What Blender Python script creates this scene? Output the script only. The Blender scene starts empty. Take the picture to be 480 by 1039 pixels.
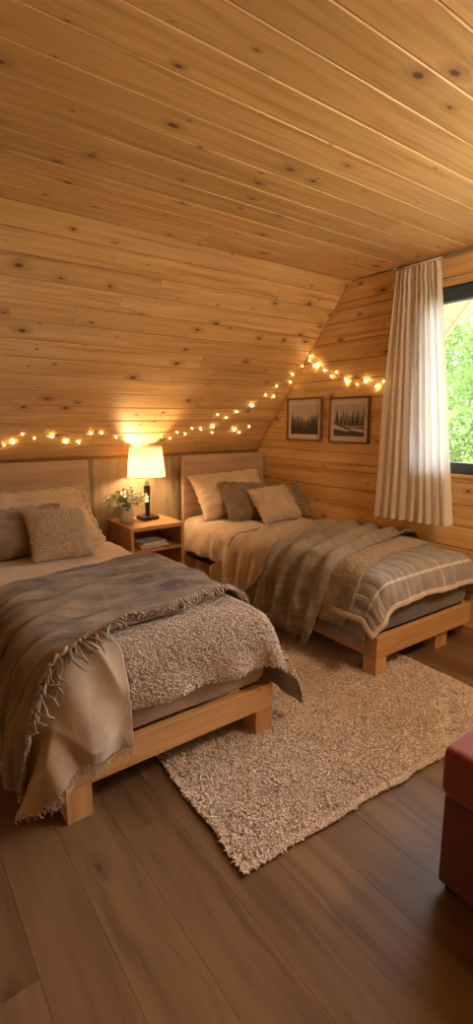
import bpy, bmesh, math, random
import numpy as np
from mathutils import Vector, Matrix, Euler
random.seed(7); rs = np.random.RandomState(11)
C = bpy.context.scene.collection
PI = math.pi

# ------------------------------------------------------------------ helpers: objects
def tag(o, label=None, cat=None, group=None, kind=None):
    if label: o['label'] = label
    if cat: o['category'] = cat
    if group: o['group'] = group
    if kind: o['kind'] = kind
    return o
def thing(name, label, cat, loc=(0, 0, 0), rotz=0, group=None):
    o = bpy.data.objects.new(name, None); C.objects.link(o)
    o.empty_display_size = .05
    o.location = loc; o.rotation_euler = (0, 0, rotz)
    return tag(o, label, cat, group)
def mesh_obj(name, V, F, mat, parent=None, uv=None, rnd=None, smooth=False, loc=None):
    me = bpy.data.meshes.new(name)
    V = np.asarray(V, dtype=np.float32)
    if isinstance(F, np.ndarray):
        n, k = F.shape
        me.vertices.add(len(V)); me.vertices.foreach_set('co', V.ravel())
        me.loops.add(n * k); me.loops.foreach_set('vertex_index', F.astype(np.int32).ravel())
        me.polygons.add(n); me.polygons.foreach_set('loop_start', np.arange(n, dtype=np.int32) * k)
        me.polygons.foreach_set('loop_total', np.full(n, k, dtype=np.int32))
        me.update(calc_edges=True)
    else:
        me.from_pydata([tuple(map(float, v)) for v in V], [], F)
    if uv is not None:                              # per-vertex or per-loop uv
        l = me.uv_layers.new(name='UVMap')
        uv = np.asarray(uv, dtype=np.float32)
        if len(uv) == len(V):
            idx = np.zeros(len(me.loops), dtype=np.int32); me.loops.foreach_get('vertex_index', idx)
            uv = uv[idx]
        l.data.foreach_set('uv', uv.ravel())
    if rnd is not None:
        a = me.attributes.new('rnd', 'FLOAT', 'FACE'); a.data.foreach_set('value', np.asarray(rnd, dtype=np.float32))
    if smooth: me.polygons.foreach_set('use_smooth', np.ones(len(me.polygons), dtype=bool))
    for m in (mat if isinstance(mat, (list, tuple)) else [mat]): me.materials.append(m)
    o = bpy.data.objects.new(name, me); C.objects.link(o)
    if parent: o.parent = parent
    if loc is not None: o.location = loc
    return o
def bevel(o, w=.004, seg=2, ang=40):
    m = o.modifiers.new('bevel', 'BEVEL'); m.width = w; m.segments = seg; m.limit_method = 'ANGLE'; m.angle_limit = math.radians(ang)
    return o
BF = [(0, 2, 3, 1), (4, 5, 7, 6), (0, 1, 5, 4), (2, 6, 7, 3), (0, 4, 6, 2), (1, 3, 7, 5)]
def box_vf(x0, x1, y0, y1, z0, z1, grain='x'):
    V = [(x, y, z) for z in (z0, z1) for y in (y0, y1) for x in (x0, x1)]
    # per-loop uv: along-grain, across
    ax = {'x': 0, 'y': 1, 'z': 2}[grain]
    UV = []
    for f in BF:
        P = [V[i] for i in f]
        ext = [max(p[k] for p in P) - min(p[k] for p in P) for k in range(3)]
        others = [k for k in range(3) if k != ax]
        if ext[ax] < 1e-6: a, b = others
        else:
            a = ax; b = others[0] if ext[others[0]] > 1e-6 else others[1]
        off = (sum(others) * .13)
        for p in P:
            if ext[ax] < 1e-6: UV.append((p[a] * .1, p[b]))
            else: UV.append((p[a], p[b] + off + (.37 if b == 2 else 0)))
    return V, list(BF), UV
def box(name, b, mat, parent=None, grain='x', bev=.003, rnd=None):
    V, F, UV = box_vf(*b, grain=grain)
    r = random.random() if rnd is None else rnd
    o = mesh_obj(name, V, F, mat, parent, uv=UV, rnd=[r] * 6)
    if bev: bevel(o, bev)
    return o
def lathe(name, prof, mat, parent=None, loc=(0, 0, 0), n=40, jitter=0):
    V = []; F = []; UV = []
    for j, (r, z) in enumerate(prof):
        for i in range(n):
            a = 2 * PI * i / n
            V.append((loc[0] + r * math.cos(a), loc[1] + r * math.sin(a), loc[2] + z)); UV.append((i / n, z))
    for j in range(len(prof) - 1):
        for i in range(n):
            k = (i + 1) % n
            F.append((j * n + i, j * n + k, (j + 1) * n + k, (j + 1) * n + i))
    return mesh_obj(name, V, F, mat, parent, uv=UV, smooth=True)
def tube_vf(P, r, n=6, taper=None):
    P = [Vector(p) for p in P]; V = []; F = []
    up = Vector((0, 0, 1))
    for i, p in enumerate(P):
        d = (P[min(i + 1, len(P) - 1)] - P[max(i - 1, 0)])
        if d.length < 1e-9: d = Vector((0, 0, 1))
        d.normalize()
        a = d.cross(up if abs(d.z) < .95 else Vector((1, 0, 0))).normalized(); b = d.cross(a)
        rr = r * (taper[i] if taper else 1)
        for k in range(n):
            t = 2 * PI * k / n
            V.append(p + a * (rr * math.cos(t)) + b * (rr * math.sin(t)))
    for i in range(len(P) - 1):
        for k in range(n):
            F.append((i * n + k, i * n + (k + 1) % n, (i + 1) * n + (k + 1) % n, (i + 1) * n + k))
    F.append(tuple(range(n - 1, -1, -1))); F.append(tuple(range((len(P) - 1) * n, len(P) * n)))
    return V, F
def tube(name, P, r, mat, parent=None, n=8, taper=None):
    V, F = tube_vf(P, r, n, taper)
    return mesh_obj(name, V, F, mat, parent, smooth=True)
class Acc:
    def __init__(s): s.V = []; s.F = []
    def add(s, V, F):
        o = len(s.V); s.V += list(V); s.F += [tuple(i + o for i in f) for f in F]
# vectorised smooth noise
_perm = rs.rand(256, 256)
def vnoise(x, y):
    x = np.asarray(x, dtype=float); y = np.asarray(y, dtype=float)
    xi = np.floor(x).astype(int); yi = np.floor(y).astype(int); fx = x - xi; fy = y - yi
    fx = fx * fx * (3 - 2 * fx); fy = fy * fy * (3 - 2 * fy)
    g = lambda a, b: _perm[a % 256, b % 256]
    return (g(xi, yi) * (1 - fx) + g(xi + 1, yi) * fx) * (1 - fy) + (g(xi, yi + 1) * (1 - fx) + g(xi + 1, yi + 1) * fx) * fy
def fbm(x, y, o=4):
    s = 0; a = .5
    for k in range(o):
        s = s + a * vnoise(x * 2 ** k + 13.7 * k, y * 2 ** k + 5.1 * k); a *= .5
    return s
def ridge(x, y):
    n = fbm(x, y, 2) * 1.33; return np.clip(1 - np.abs(2 * n - 1) * 2.2, 0, 1) ** 1.5
def sstep(a, b, x):
    t = np.clip((x - a) / (b - a), 0, 1); return t * t * (3 - 2 * t)

# ------------------------------------------------------------------ helpers: materials
class NT:
    def __init__(s, name):
        s.m = bpy.data.materials.new(name); s.m.use_nodes = True; s.t = s.m.node_tree; s.t.nodes.clear()
        s.out = s.t.nodes.new('ShaderNodeOutputMaterial')
    def n(s, typ, ins=None, **kw):
        nd = s.t.nodes.new('ShaderNode' + typ)
        for k, v in kw.items(): setattr(nd, k, v)
        for k, v in (ins or {}).items():
            if isinstance(v, bpy.types.NodeSocket): s.t.links.new(v, nd.inputs[k])
            else: nd.inputs[k].default_value = v
        return nd
    def math(s, op, a, b=0.0, c=0.0, clamp=False):
        nd = s.n('Math', {0: a, 1: b, 2: c}, operation=op, use_clamp=clamp); return nd.outputs[0]
    def mix(s, f, a, b, blend='MIX'):
        nd = s.t.nodes.new('ShaderNodeMix'); nd.data_type = 'RGBA'; nd.blend_type = blend
        for k, v in ((0, f), (6, a), (7, b)):
            if isinstance(v, bpy.types.NodeSocket): s.t.links.new(v, nd.inputs[k])
            else: nd.inputs[k].default_value = v if k == 0 else (tuple(v) + (1,))[:4]
        return nd.outputs[2]
    def sep(s, v): return s.n('SeparateXYZ', {0: v}).outputs
    def comb(s, x, y, z=0.0): return s.n('CombineXYZ', {0: x, 1: y, 2: z}).outputs[0]
    def noise(s, vec, scale=5, detail=3, rough=.5, dist=0): 
        return s.n('TexNoise', {'Vector': vec, 'Scale': scale, 'Detail': detail, 'Roughness': rough, 'Distortion': dist}).outputs[0]
    def ramp(s, f, pts):
        nd = s.n('ValToRGB', {0: f}); e = nd.color_ramp.elements
        while len(e) < len(pts): e.new(.5)
        for i, (p, c) in enumerate(pts): e[i].position = p; e[i].color = (tuple(c) + (1,))[:4]
        return nd.outputs[0]
    def mapr(s, v, a, b, c, d): return s.n('MapRange', {0: v, 1: a, 2: b, 3: c, 4: d}).outputs[0]
    def bsdf(s, col, rough=.6, bump=None, bstr=.3, bdist=.01, **kw):
        ins = {'Base Color': col if isinstance(col, bpy.types.NodeSocket) else (tuple(col) + (1,))[:4], 'Roughness': rough}
        ins.update(kw)
        if bump is not None: ins['Normal'] = s.n('Bump', {'Height': bump, 'Strength': bstr, 'Distance': bdist}).outputs[0]
        b = s.n('BsdfPrincipled', ins)
        s.t.links.new(b.outputs[0], s.out.inputs[0]); return b
    def uv(s): return s.n('UVMap').outputs[0]
    def obj(s): return s.n('TexCoord').outputs['Object']
    def rnd(s): return s.n('Attribute', attribute_name='rnd').outputs['Fac']

def wood(name, lo, hi, knot=(.10, .035, .012), kn=.5, ks=(3.0, 5.5), rough=.45, grain=26, tint=.13, bstr=.15):
    s = NT(name); u, v, _ = s.sep(s.uv()); r = s.rnd()
    u2 = s.math('ADD', u, s.math('MULTIPLY', r, 37.3)); v2 = s.math('ADD', v, s.math('MULTIPLY', r, 11.7))
    kv = s.comb(s.math('MULTIPLY', u2, ks[0]), s.math('MULTIPLY', v2, ks[1]))
    jit = s.noise(s.comb(u2, v2), 14, 2)
    vor = s.n('TexVoronoi', {'Vector': kv, 'Scale': 1.0}, voronoi_dimensions='2D')
    d = s.math('ADD', vor.outputs['Distance'], s.math('MULTIPLY', s.math('SUBTRACT', jit, .5), .07))
    cr = s.sep(vor.outputs['Color'])
    rad = s.mapr(s.math('POWER', cr[1], 2.2), 0, 1, .022, .125)
    rad = s.math('MULTIPLY', rad, s.math('GREATER_THAN', cr[0], 1 - kn))
    kf = s.n('MapRange', {0: s.math('DIVIDE', d, s.math('ADD', rad, .001)), 1: .35, 2: 1.0, 3: 1, 4: 0}, interpolation_type='SMOOTHSTEP').outputs[0]
    halo = s.n('MapRange', {0: s.math('DIVIDE', d, s.math('ADD', rad, .001)), 1: .8, 2: 3.2, 3: 1, 4: 0}, interpolation_type='SMOOTHSTEP').outputs[0]
    warp = s.math('MULTIPLY', halo, .9)
    slow = s.noise(s.comb(s.math('MULTIPLY', u2, .9), s.math('MULTIPLY', v2, 3.0)), 1.6, 2)
    g = s.noise(s.comb(s.math('MULTIPLY', u2, 1.1), s.math('ADD', s.math('MULTIPLY', v2, grain), s.math('ADD', warp, s.math('MULTIPLY', slow, 1.6))), r), 1.0, 4, .62)
    fine = s.noise(s.comb(s.math('MULTIPLY', u2, 6), s.math('MULTIPLY', v2, 260)), 1.0, 2)
    f = s.math('ADD', s.math('MULTIPLY', g, .8), s.math('MULTIPLY', fine, .2))
    mid = tuple((a + b) / 2 for a, b in zip(lo, hi))
    col = s.ramp(f, [(.34, tuple(c * .82 for c in lo)), (.47, mid), (.62, hi)])
    col = s.mix(s.mapr(s.noise(s.comb(u2, s.math('MULTIPLY', v2, 4)), 1.3, 2), .35, .7, 0, .45), col, tuple(c * .74 for c in mid), 'MIX')
    tn = s.mapr(r, 0, 1, 1 - tint, 1 + tint * .6)
    col = s.n('VectorMath', {0: col, 1: s.comb(tn, s.math('POWER', tn, 1.15), s.math('POWER', tn, 1.3))}, operation='MULTIPLY').outputs[0]
    col = s.mix(s.math('MULTIPLY', halo, .45), col, tuple(c * .5 for c in lo))
    col = s.mix(s.math('MULTIPLY', kf, .93), col, knot)
    s.bsdf(col, rough, bump=f, bstr=bstr, bdist=.003)
    return s.m
def fabric(name, c1, c2, nscale=9, streak=None, rough=.95, weave=900, bstr=.35, wr=0, sheen=.25, subs=0):
    s = NT(name); uv = s.uv(); u, v, _ = s.sep(uv)
    n = s.noise(uv, nscale, 4, .6)
    if streak:
        n2 = s.noise(s.comb(s.math('MULTIPLY', u, streak[0]), s.math('MULTIPLY', v, streak[1])), 1, 4, .65)
        n = s.math('ADD', s.math('MULTIPLY', n, .35), s.math('MULTIPLY', n2, .65))
    col = s.ramp(n, [(.39, c1), (.60, c2)] if streak else [(.32, c1), (.66, c2)])
    w = s.math('MULTIPLY', s.math('SINE', s.math('MULTIPLY', u, weave * 1.9)), s.math('SINE', s.math('MULTIPLY', v, weave * 1.9)))
    col = s.mix(s.mapr(w, -1, 1, 0, .08), col, tuple(c * .5 for c in c1))
    h = s.math('ADD', s.math('MULTIPLY', w, .25), s.math('MULTIPLY', s.noise(uv, 70, 3, .7), .8))
    if wr: h = s.math('ADD', h, s.math('MULTIPLY', s.noise(uv, 7, 3, .55, 1.2), wr))
    s.bsdf(col, rough, bump=h, bstr=bstr, bdist=.006, **{'Sheen Weight': sheen, 'Sheen Roughness': .6})
    return s.m
def plain(name, col, rough=.5, metal=0, **kw):
    s = NT(name)
    n = s.noise(s.obj(), 30, 2)
    c = s.ramp(n, [(.3, tuple(x * .93 for x in col)), (.7, tuple(min(1, x * 1.05) for x in col))])
    s.bsdf(c, rough, Metallic=metal, **kw); return s.m
def emit(name, col, strength):
    s = NT(name); e = s.n('Emission', {0: tuple(col) + (1,), 1: strength}); s.t.links.new(e.outputs[0], s.out.inputs[0]); return s.m

PINE_LO, PINE_HI = (.56, .325, .12), (.80, .545, .25)
M = {}
M['pine'] = wood('pine_panelling', PINE_LO, PINE_HI, kn=.60, ks=(3.6, 7.0), grain=30)
M['pine_dark'] = wood('pine_trim', (.36, .18, .07), (.50, .28, .12), kn=.15)
M['panel'] = wood('grey_brown_panel', (.20, .145, .08), (.44, .35, .22), kn=.12, ks=(1.4, 3), grain=16, tint=.12, rough=.55)
M['floor'] = wood('floor_laminate', (.105, .055, .025), (.205, .118, .058), kn=.28, ks=(1.3, 3.2), knot=(.05, .02, .01), grain=14, tint=.2, rough=.38)
M['bed'] = wood('bed_pine', (.42, .22, .085), (.60, .36, .16), kn=.35, ks=(2.4, 6), rough=.5)
M['stand'] = wood('nightstand_oak', (.38, .19, .07), (.54, .30, .12), kn=.0, rough=.42, tint=.08)
M['headboard'] = wood('headboard_veneer', (.40, .27, .17), (.52, .37, .25), kn=.0, grain=20, tint=.03, rough=.6, bstr=.06)
M['duvet'] = fabric('cream_cotton', (.55, .42, .29), (.68, .54, .39), 6, wr=2.2, weave=1500, bstr=.45)
M['sheet'] = fabric('taupe_sheet', (.40, .29, .205), (.48, .36, .265), 6, weave=1500, wr=1)
M['boucle'] = fabric('boucle_base', (.20, .145, .10), (.38, .29, .21), 60, bstr=.8)
M['boucle_pile'] = fabric('boucle_loops', (.37, .285, .215), (.62, .49, .385), 30, bstr=.1)
M['sherpa_pile'] = fabric('sherpa_loops', (.38, .28, .19), (.56, .44, .32), 30, bstr=.1)
M['throw'] = fabric('grey_brown_throw', (.058, .034, .019), (.31, .205, .125), 8, streak=(2.0, 34), bstr=.8, weave=700)
M['fringe'] = fabric('grey_brown_fringe', (.24, .18, .13), (.40, .31, .23), 30)
M['linen'] = fabric('beige_linen', (.31, .215, .14), (.43, .31, .205), 7, weave=800, wr=1.2, bstr=.5)
M['linen_fringe'] = fabric('beige_linen_fringe', (.42, .30, .20), (.55, .41, .28), 30)
M['tan_throw'] = fabric('tan_throw', (.17, .125, .085), (.33, .255, .185), 8, streak=(30, 3), weave=700, bstr=.7)
M['taupe_throw'] = fabric('taupe_throw', (.44, .34, .235), (.60, .48, .35), 8, weave=800, bstr=.6, wr=1)
M['dark_cover'] = fabric('dark_mattress_cover', (.075, .062, .058), (.12, .10, .092), 12, weave=900, wr=1.5)
M['hem'] = fabric('cream_hem', (.46, .37, .29), (.56, .47, .38), 12)
M['cream_pillow'] = fabric('cream_pillow', (.54, .42, .29), (.68, .54, .39), 7, weave=1300, wr=1.4)
M['grey_pillow'] = fabric('grey_pillow', (.16, .115, .08), (.25, .185, .13), 9, weave=1100, wr=1)
M['beige_pillow'] = fabric('beige_pillow', (.46, .36, .26), (.58, .465, .345), 9, weave=900, wr=1)
M['fur'] = fabric('fluffy_pillow_base', (.50, .40, .29), (.62, .50, .38), 30)
M['fur_pile'] = fabric('fluffy_pile', (.68, .54, .38), (.84, .70, .52), 30, bstr=.05)
M['rug_base'] = fabric('rug_backing', (.26, .20, .14), (.36, .28, .21), 30)
M['rug_pile'] = fabric('rug_pile', (.56, .44, .35), (.80, .67, .56), 14, bstr=.05, sheen=.1)
M['black'] = plain('dark_bronze', (.035, .024, .017), .35, .6)
M['brass'] = plain('brushed_nickel', (.55, .48, .38), .3, 1)
M['red'] = fabric('red_upholstery', (.15, .022, .014), (.20, .034, .022), 14, weave=1200, wr=.5, bstr=.2, sheen=.15)
M['red_dark'] = fabric('red_upholstery_base', (.10, .018, .012), (.13, .024, .016), 14, weave=1200, bstr=.2, sheen=.1)
M['frame_dark'] = plain('window_frame_grey', (.05, .072, .09), .45)
M['pic_frame'] = wood('walnut_frame', (.12, .055, .025), (.20, .10, .05), kn=0, rough=.4)
M['mat'] = plain('off_white_mat', (.66, .60, .52), .9)
M['rod'] = plain('white_rod', (.62, .60, .57), .35)
M['wire'] = plain('clear_wire', (.50, .36, .18), .4)
M['bulb'] = emit('warm_led', (1, .60, .22), 46)
M['lampbulb'] = emit('lamp_bulb', (1, .66, .34), 9)
M['leaf'] = plain('green_leaf', (.10, .22, .05), .5)
M['petal'] = plain('white_petal', (.86, .84, .70), .6)
M['paper'] = plain('magazine_paper', (.62, .58, .52), .7)
M['cover'] = plain('magazine_cover', (.36, .30, .24), .5)

# quilt with pale stitched lines
s = NT('quilted_grey'); uv = s.uv(); u, v, _ = s.sep(uv)
base = s.ramp(s.noise(uv, 12, 4, .6), [(.3, (.20, .175, .16)), (.7, (.31, .275, .25))])
def line(c, p, off, w):
    f = s.math('ABSOLUTE', s.math('SUBTRACT', s.math('FRACT', s.math('DIVIDE', s.math('ADD', c, off), p)), .5))
    return s.math('LESS_THAN', f, w / p)
l1 = line(v, .80, .385, .006); l2 = line(u, .62, .36, .005)
col = s.mix(s.math('MULTIPLY', s.math('MAXIMUM', l1, l2), .75), base, (.60, .54, .47))
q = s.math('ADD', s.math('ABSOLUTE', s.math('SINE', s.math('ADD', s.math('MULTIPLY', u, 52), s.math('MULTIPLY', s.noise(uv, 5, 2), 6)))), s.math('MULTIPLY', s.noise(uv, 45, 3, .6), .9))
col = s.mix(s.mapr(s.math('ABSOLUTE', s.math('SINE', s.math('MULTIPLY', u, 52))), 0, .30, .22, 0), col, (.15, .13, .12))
s.bsdf(col, .9, bump=q, bstr=.6, bdist=.012, **{'Sheen Weight': .2}); M['quilt'] = s.m
# grey pillow with striped panel
s = NT('striped_grey_pillow'); uv = s.uv(); u, v, _ = s.sep(uv)
st = s.math('GREATER_THAN', s.math('SINE', s.math('MULTIPLY', v, 150)), 0.2)
inb = s.math('LESS_THAN', s.math('ABSOLUTE', s.math('SUBTRACT', u, .31)), .055)
base = s.ramp(s.noise(uv, 9, 3), [(.3, (.27, .215, .16)), (.7, (.36, .29, .22))])
col = s.mix(s.math('MULTIPLY', inb, s.math('ADD', s.math('MULTIPLY', st, .35), .45)), base, (.12, .10, .085))
s.bsdf(col, .95, bump=s.noise(uv, 60, 2), bstr=.3, bdist=.004); M['striped'] = s.m
# sheer curtain
s = NT('sheer_curtain'); uv = s.uv(); u, v, _ = s.sep(uv)
w = s.math('MULTIPLY', s.math('SINE', s.math('MULTIPLY', u, 1500)), s.math('SINE', s.math('MULTIPLY', v, 1300)))
col = s.mix(s.mapr(w, -1, 1, 0, .12), (.88, .84, .78), (.7, .66, .6))
dif = s.n('BsdfDiffuse', {'Color': col}); tr = s.n('BsdfTranslucent', {'Color': col}); tp = s.n('BsdfTransparent', {})
m1 = s.n('MixShader', {0: .5, 1: dif.outputs[0], 2: tr.outputs[0]}); m2 = s.n('MixShader', {0: .10, 1: m1.outputs[0], 2: tp.outputs[0]})
s.t.links.new(m2.outputs[0], s.out.inputs[0]); M['curtain'] = s.m
# lamp shade
s = NT('lamp_shade_fabric'); uv = s.uv()
col = s.mix(s.mapr(s.noise(uv, 60, 2), .3, .7, 0, .2), (.44, .33, .19), (.38, .28, .16))
dif = s.n('BsdfDiffuse', {'Color': col}); tr = s.n('BsdfTranslucent', {'Color': col})
m1 = s.n('MixShader', {0: .78, 1: dif.outputs[0], 2: tr.outputs[0]}); s.t.links.new(m1.outputs[0], s.out.inputs[0]); M['shade'] = s.m
# window glass
s = NT('window_glass'); lw = s.n('Fresnel', {'IOR': 1.45}); tp = s.n('BsdfTransparent', {}); gl = s.n('BsdfGlossy', {'Roughness': .02})
m1 = s.n('MixShader', {0: lw.outputs[0], 1: tp.outputs[0], 2: gl.outputs[0]}); s.t.links.new(m1.outputs[0], s.out.inputs[0]); M['glass'] = s.m
# tree foliage
def foliage(name, a, b):
    s = NT(name); n = s.noise(s.obj(), 3.2, 4, .7); col = s.ramp(n, [(.3, a), (.7, b)])
    dif = s.n('BsdfDiffuse', {'Color': col}); tr = s.n('BsdfTranslucent', {'Color': col})
    m1 = s.n('MixShader', {0: .45, 1: dif.outputs[0], 2: tr.outputs[0]}); s.t.links.new(m1.outputs[0], s.out.inputs[0]); return s.m
M['fol1'] = foliage('tree_leaves', (.07, .14, .035), (.26, .35, .11))
M['fol2'] = foliage('bright_tree_leaves', (.14, .22, .05), (.38, .44, .14))
M['bark'] = wood('bark', (.10, .07, .05), (.2, .15, .1), kn=0, grain=8)
M['grass'] = foliage('grass', (.12, .22, .05), (.30, .40, .14))
M['dry'] = foliage('dry_grass', (.20, .17, .09), (.36, .30, .17))
M['vase'] = plain('white_ceramic', (.55, .52, .47), .55)

# ------------------------------------------------------------------ the room (metres; wall with headboards at y=4.15, gable wall at x=3.3)
XR, YB, ZK, ZC, YC = 3.30, 4.15, 1.19, 2.60, 2.93
XL, YF = -1.5, -1.7
def boards(name, O, U, V, N, rows, mat, parent=None, chamf=.0055, dep=.008, joint=(4.8, 8.5), start=0):
    """rows: (v0,v1, ua0,ua1, ub0,ub1) : extents u at v0 (ua0..ua1) and v1 (ub0..ub1)."""
    O, U, V, N = map(Vector, (O, U, V, N)); Vs = []; F = []; UV = []; R = []
    for (v0, v1, a0, a1, b0, b1) in rows:
        cuts = [0.0]; L = max(a1, b1) - min(a0, b0); x = random.uniform(.3, 1) * joint[1]
        while x < L - .4: cuts.append(x / L); x += random.uniform(*joint)
        cuts.append(1.0)
        g = .0008 / max(L, .1)
        for c0, c1 in zip(cuts[:-1], cuts[1:]):
            r = random.random(); base = len(Vs)
            prof = [(v0 + .0004, -dep), (v0 + chamf, 0), (v1 - chamf, 0), (v1 - .0004, -dep)]
            for (v, h) in prof:
                t = (v - v0) / (v1 - v0); u0 = a0 + (b0 - a0) * t; u1 = a1 + (b1 - a1) * t
                for c in (c0 + g, c1 - g):
                    u = u0 + (u1 - u0) * c
                    Vs.append(O + U * u + V * v + N * h)
            for k in range(3):
                q = (base + 2 * k, base + 2 * k + 1, base + 2 * k + 3, base + 2 * k + 2)
                F.append(q); R.append(r)
                for i in q:
                    p = Vs[i] - O; UV.append((p.dot(U), p.dot(V)))
    o = mesh_obj(name, Vs, F, mat, parent, uv=UV, rnd=R)
    # face orientation toward N
    me = o.data
    if me.polygons[1].normal.dot(N) < 0: me.flip_normals()
    return o
def backing(name, corners, N, th, mat, parent):
    N = Vector(N); a = [Vector(c) - N * .006 for c in corners]; b = [c - N * th for c in a]; n = len(a)
    V = a + b; F = [tuple(range(n)), tuple(range(2 * n - 1, n - 1, -1))] + [(i, i + n, (i + 1) % n + n, (i + 1) % n) for i in range(n)]
    UV = []
    for f in F:
        for i in f: UV.append((V[i].x + V[i].y, V[i].z))
    return mesh_obj(name, V, F, mat, parent, uv=UV, rnd=[.2] * len(F))
def struct_root(name):
    o = bpy.data.objects.new(name, None); C.objects.link(o); o['kind'] = 'structure'; return o
M['groove'] = plain('groove_shadow_wood', (.22, .11, .045), .8)

def joined(name, parts):
    bpy.ops.object.select_all(action='DESELECT')
    for p in parts: p.select_set(True)
    bpy.context.view_layer.objects.active = parts[0]
    bpy.ops.object.join(); parts[0].name = name; parts[0].data.name = name
    return parts[0]
def struct(name, *parts):
    o = joined(name, list(parts)) if len(parts) > 1 else parts[0]
    o.name = name; o['kind'] = 'structure'; return o
def rows_const(v0, v1, w, u0, u1):
    n = max(1, round((v1 - v0) / w)); w = (v1 - v0) / n
    return [(v0 + i * w, v0 + (i + 1) * w, u0, u1, u0, u1) for i in range(n)]
# floor: planks run along y
struct('floor', boards('f', (XL, YF, 0), (0, 1, 0), (1, 0, 0), (0, 0, 1), rows_const(0, XR - XL, .19, 0, YB - YF), M['floor'], chamf=.0008, dep=.0008, joint=(1.0, 1.9)),
       backing('b', [(XL - .1, YF - .1, 0), (XR + .14, YF - .1, 0), (XR + .14, YB + .1, 0), (XL - .1, YB + .1, 0)], (0, 0, 1), .08, M['groove'], None))
# ceiling: boards run along x
struct('ceiling', boards('c', (XL, YC, ZC), (1, 0, 0), (0, -1, 0), (0, 0, -1), rows_const(0, YC - YF, .165, 0, XR - XL), M['pine']),
       backing('b', [(XL - .1, YF - .1, ZC), (XR + .14, YF - .1, ZC), (XR + .14, YC + .15, ZC), (XL - .1, YC + .15, ZC)], (0, 0, -1), .1, M['groove'], None))
# slope
sl = Vector((0, YC - YB, ZC - ZK)); SL = sl.length; sl.normalize(); sn = Vector((0, -sl.z, sl.y)); 
if sn.z > 0: sn = -sn
struct('wall_slope', boards('s', (XL, YB, ZK), (1, 0, 0), sl, sn, rows_const(0, SL, .1345, 0, XR - XL), M['pine']),
       backing('b', [Vector((XL - .1, YB, ZK)) - sl * .2, Vector((XR + .14, YB, ZK)) - sl * .2, Vector((XR + .14, YC, ZC)) + sl * .2, Vector((XL - .1, YC, ZC)) + sl * .2], sn, .1, M['groove'], None))
# knee wall: upright grey-brown boards, a pine board on top
struct('wall_back', boards('k', (XL, YB, 0), (0, 0, 1), (1, 0, 0), (0, -1, 0), rows_const(0, XR - XL, .2, 0, ZK - .02), M['panel'], chamf=.001, dep=.001, joint=(3, 4)),
       backing('b', [(XL - .1, YB, -.05), (XR + .14, YB, -.05), (XR + .14, YB, ZK + .1), (XL - .1, YB, ZK + .1)], (0, -1, 0), .1, M['groove'], None))
# gable wall with window opening
WY0, WY1, WZ0, WZ1 = -.9, 2.24, 1.13, 2.39
def y_at(z): return YB if z <= ZK else YB + (YC - YB) * (z - ZK) / (ZC - ZK)
rows = []
z = 0.0; zs = [0]
while z < ZC - .001: z += ZC / 17; zs.append(min(z, ZC))
brk = sorted(set([round(v, 4) for v in zs]))
gp = []
for z0, z1 in zip(brk[:-1], brk[1:]):
    segs = []
    ov = min(z1, WZ1) - max(z0, WZ0)
    # u = YB - y, so u runs toward the camera
    e0, e1 = YB - y_at(z0), YB - y_at(z1); end = YB - YF
    if ov <= 0: rows.append((z0, z1, e0, end, e1, end)); continue
    if z0 < WZ0: rows.append((z0, WZ0, e0, end, e0, end)); z0 = WZ0
    top = None
    if z1 > WZ1: top = (WZ1, z1, YB - y_at(WZ1), end, e1, end); z1 = WZ1; e1 = YB - y_at(WZ1)
    e0 = YB - y_at(z0)
    rows.append((z0, z1, e0, YB - WY1, e1, YB - WY1)); rows.append((z0, z1, YB - WY0, end, YB - WY0, end))
    if top: rows.append(top)
wr_parts = [boards('g', (XR, YB, 0), (0, -1, 0), (0, 0, 1), (-1, 0, 0), rows, M['pine'])]
T = .14
def bk(c): return backing('b', c, (-1, 0, 0), T, M['groove'], None)
wr_parts += [bk([(XR, YF, 0), (XR, YB, 0), (XR, YB, ZK), (XR, YB, ZK + .0), (XR, YF, ZK - .06)][:3] + [(XR, YB, WZ0), (XR, YF, WZ0)])]
wr_parts += [bk([(XR, WY1, WZ0), (XR, YB, WZ0), (XR, YB, ZK), (XR, y_at(WZ1), WZ1), (XR, WY1, WZ1)]),
             bk([(XR, YF, WZ0), (XR, WY0, WZ0), (XR, WY0, WZ1), (XR, YF, WZ1)]),
             bk([(XR, YF, WZ1), (XR, y_at(WZ1), WZ1), (XR, YC, ZC), (XR, YF, ZC)])]
struct('wall_right', *wr_parts)
# left and front walls (outside the picture)
rl = []
for z0, z1 in zip(brk[:-1], brk[1:]): rl.append((z0, z1, YB - y_at(z0), YB - YF, YB - y_at(z1), YB - YF))
struct('wall_left', boards('g', (XL, YB, 0), (0, -1, 0), (0, 0, 1), (1, 0, 0), rl, M['pine']),
       backing('b', [(XL, YF, 0), (XL, YB, 0), (XL, YB, ZK), (XL, YC, ZC), (XL, YF, ZC)], (1, 0, 0), .1, M['groove'], None))
struct('wall_front', boards('g', (XL, YF, 0), (1, 0, 0), (0, 0, 1), (0, 1, 0), rows_const(0, ZC, ZC / 17, 0, XR - XL), M['pine']),
       backing('b', [(XL, YF, 0), (XR, YF, 0), (XR, YF, ZC), (XL, YF, ZC)], (0, 1, 0), .1, M['groove'], None))
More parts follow.
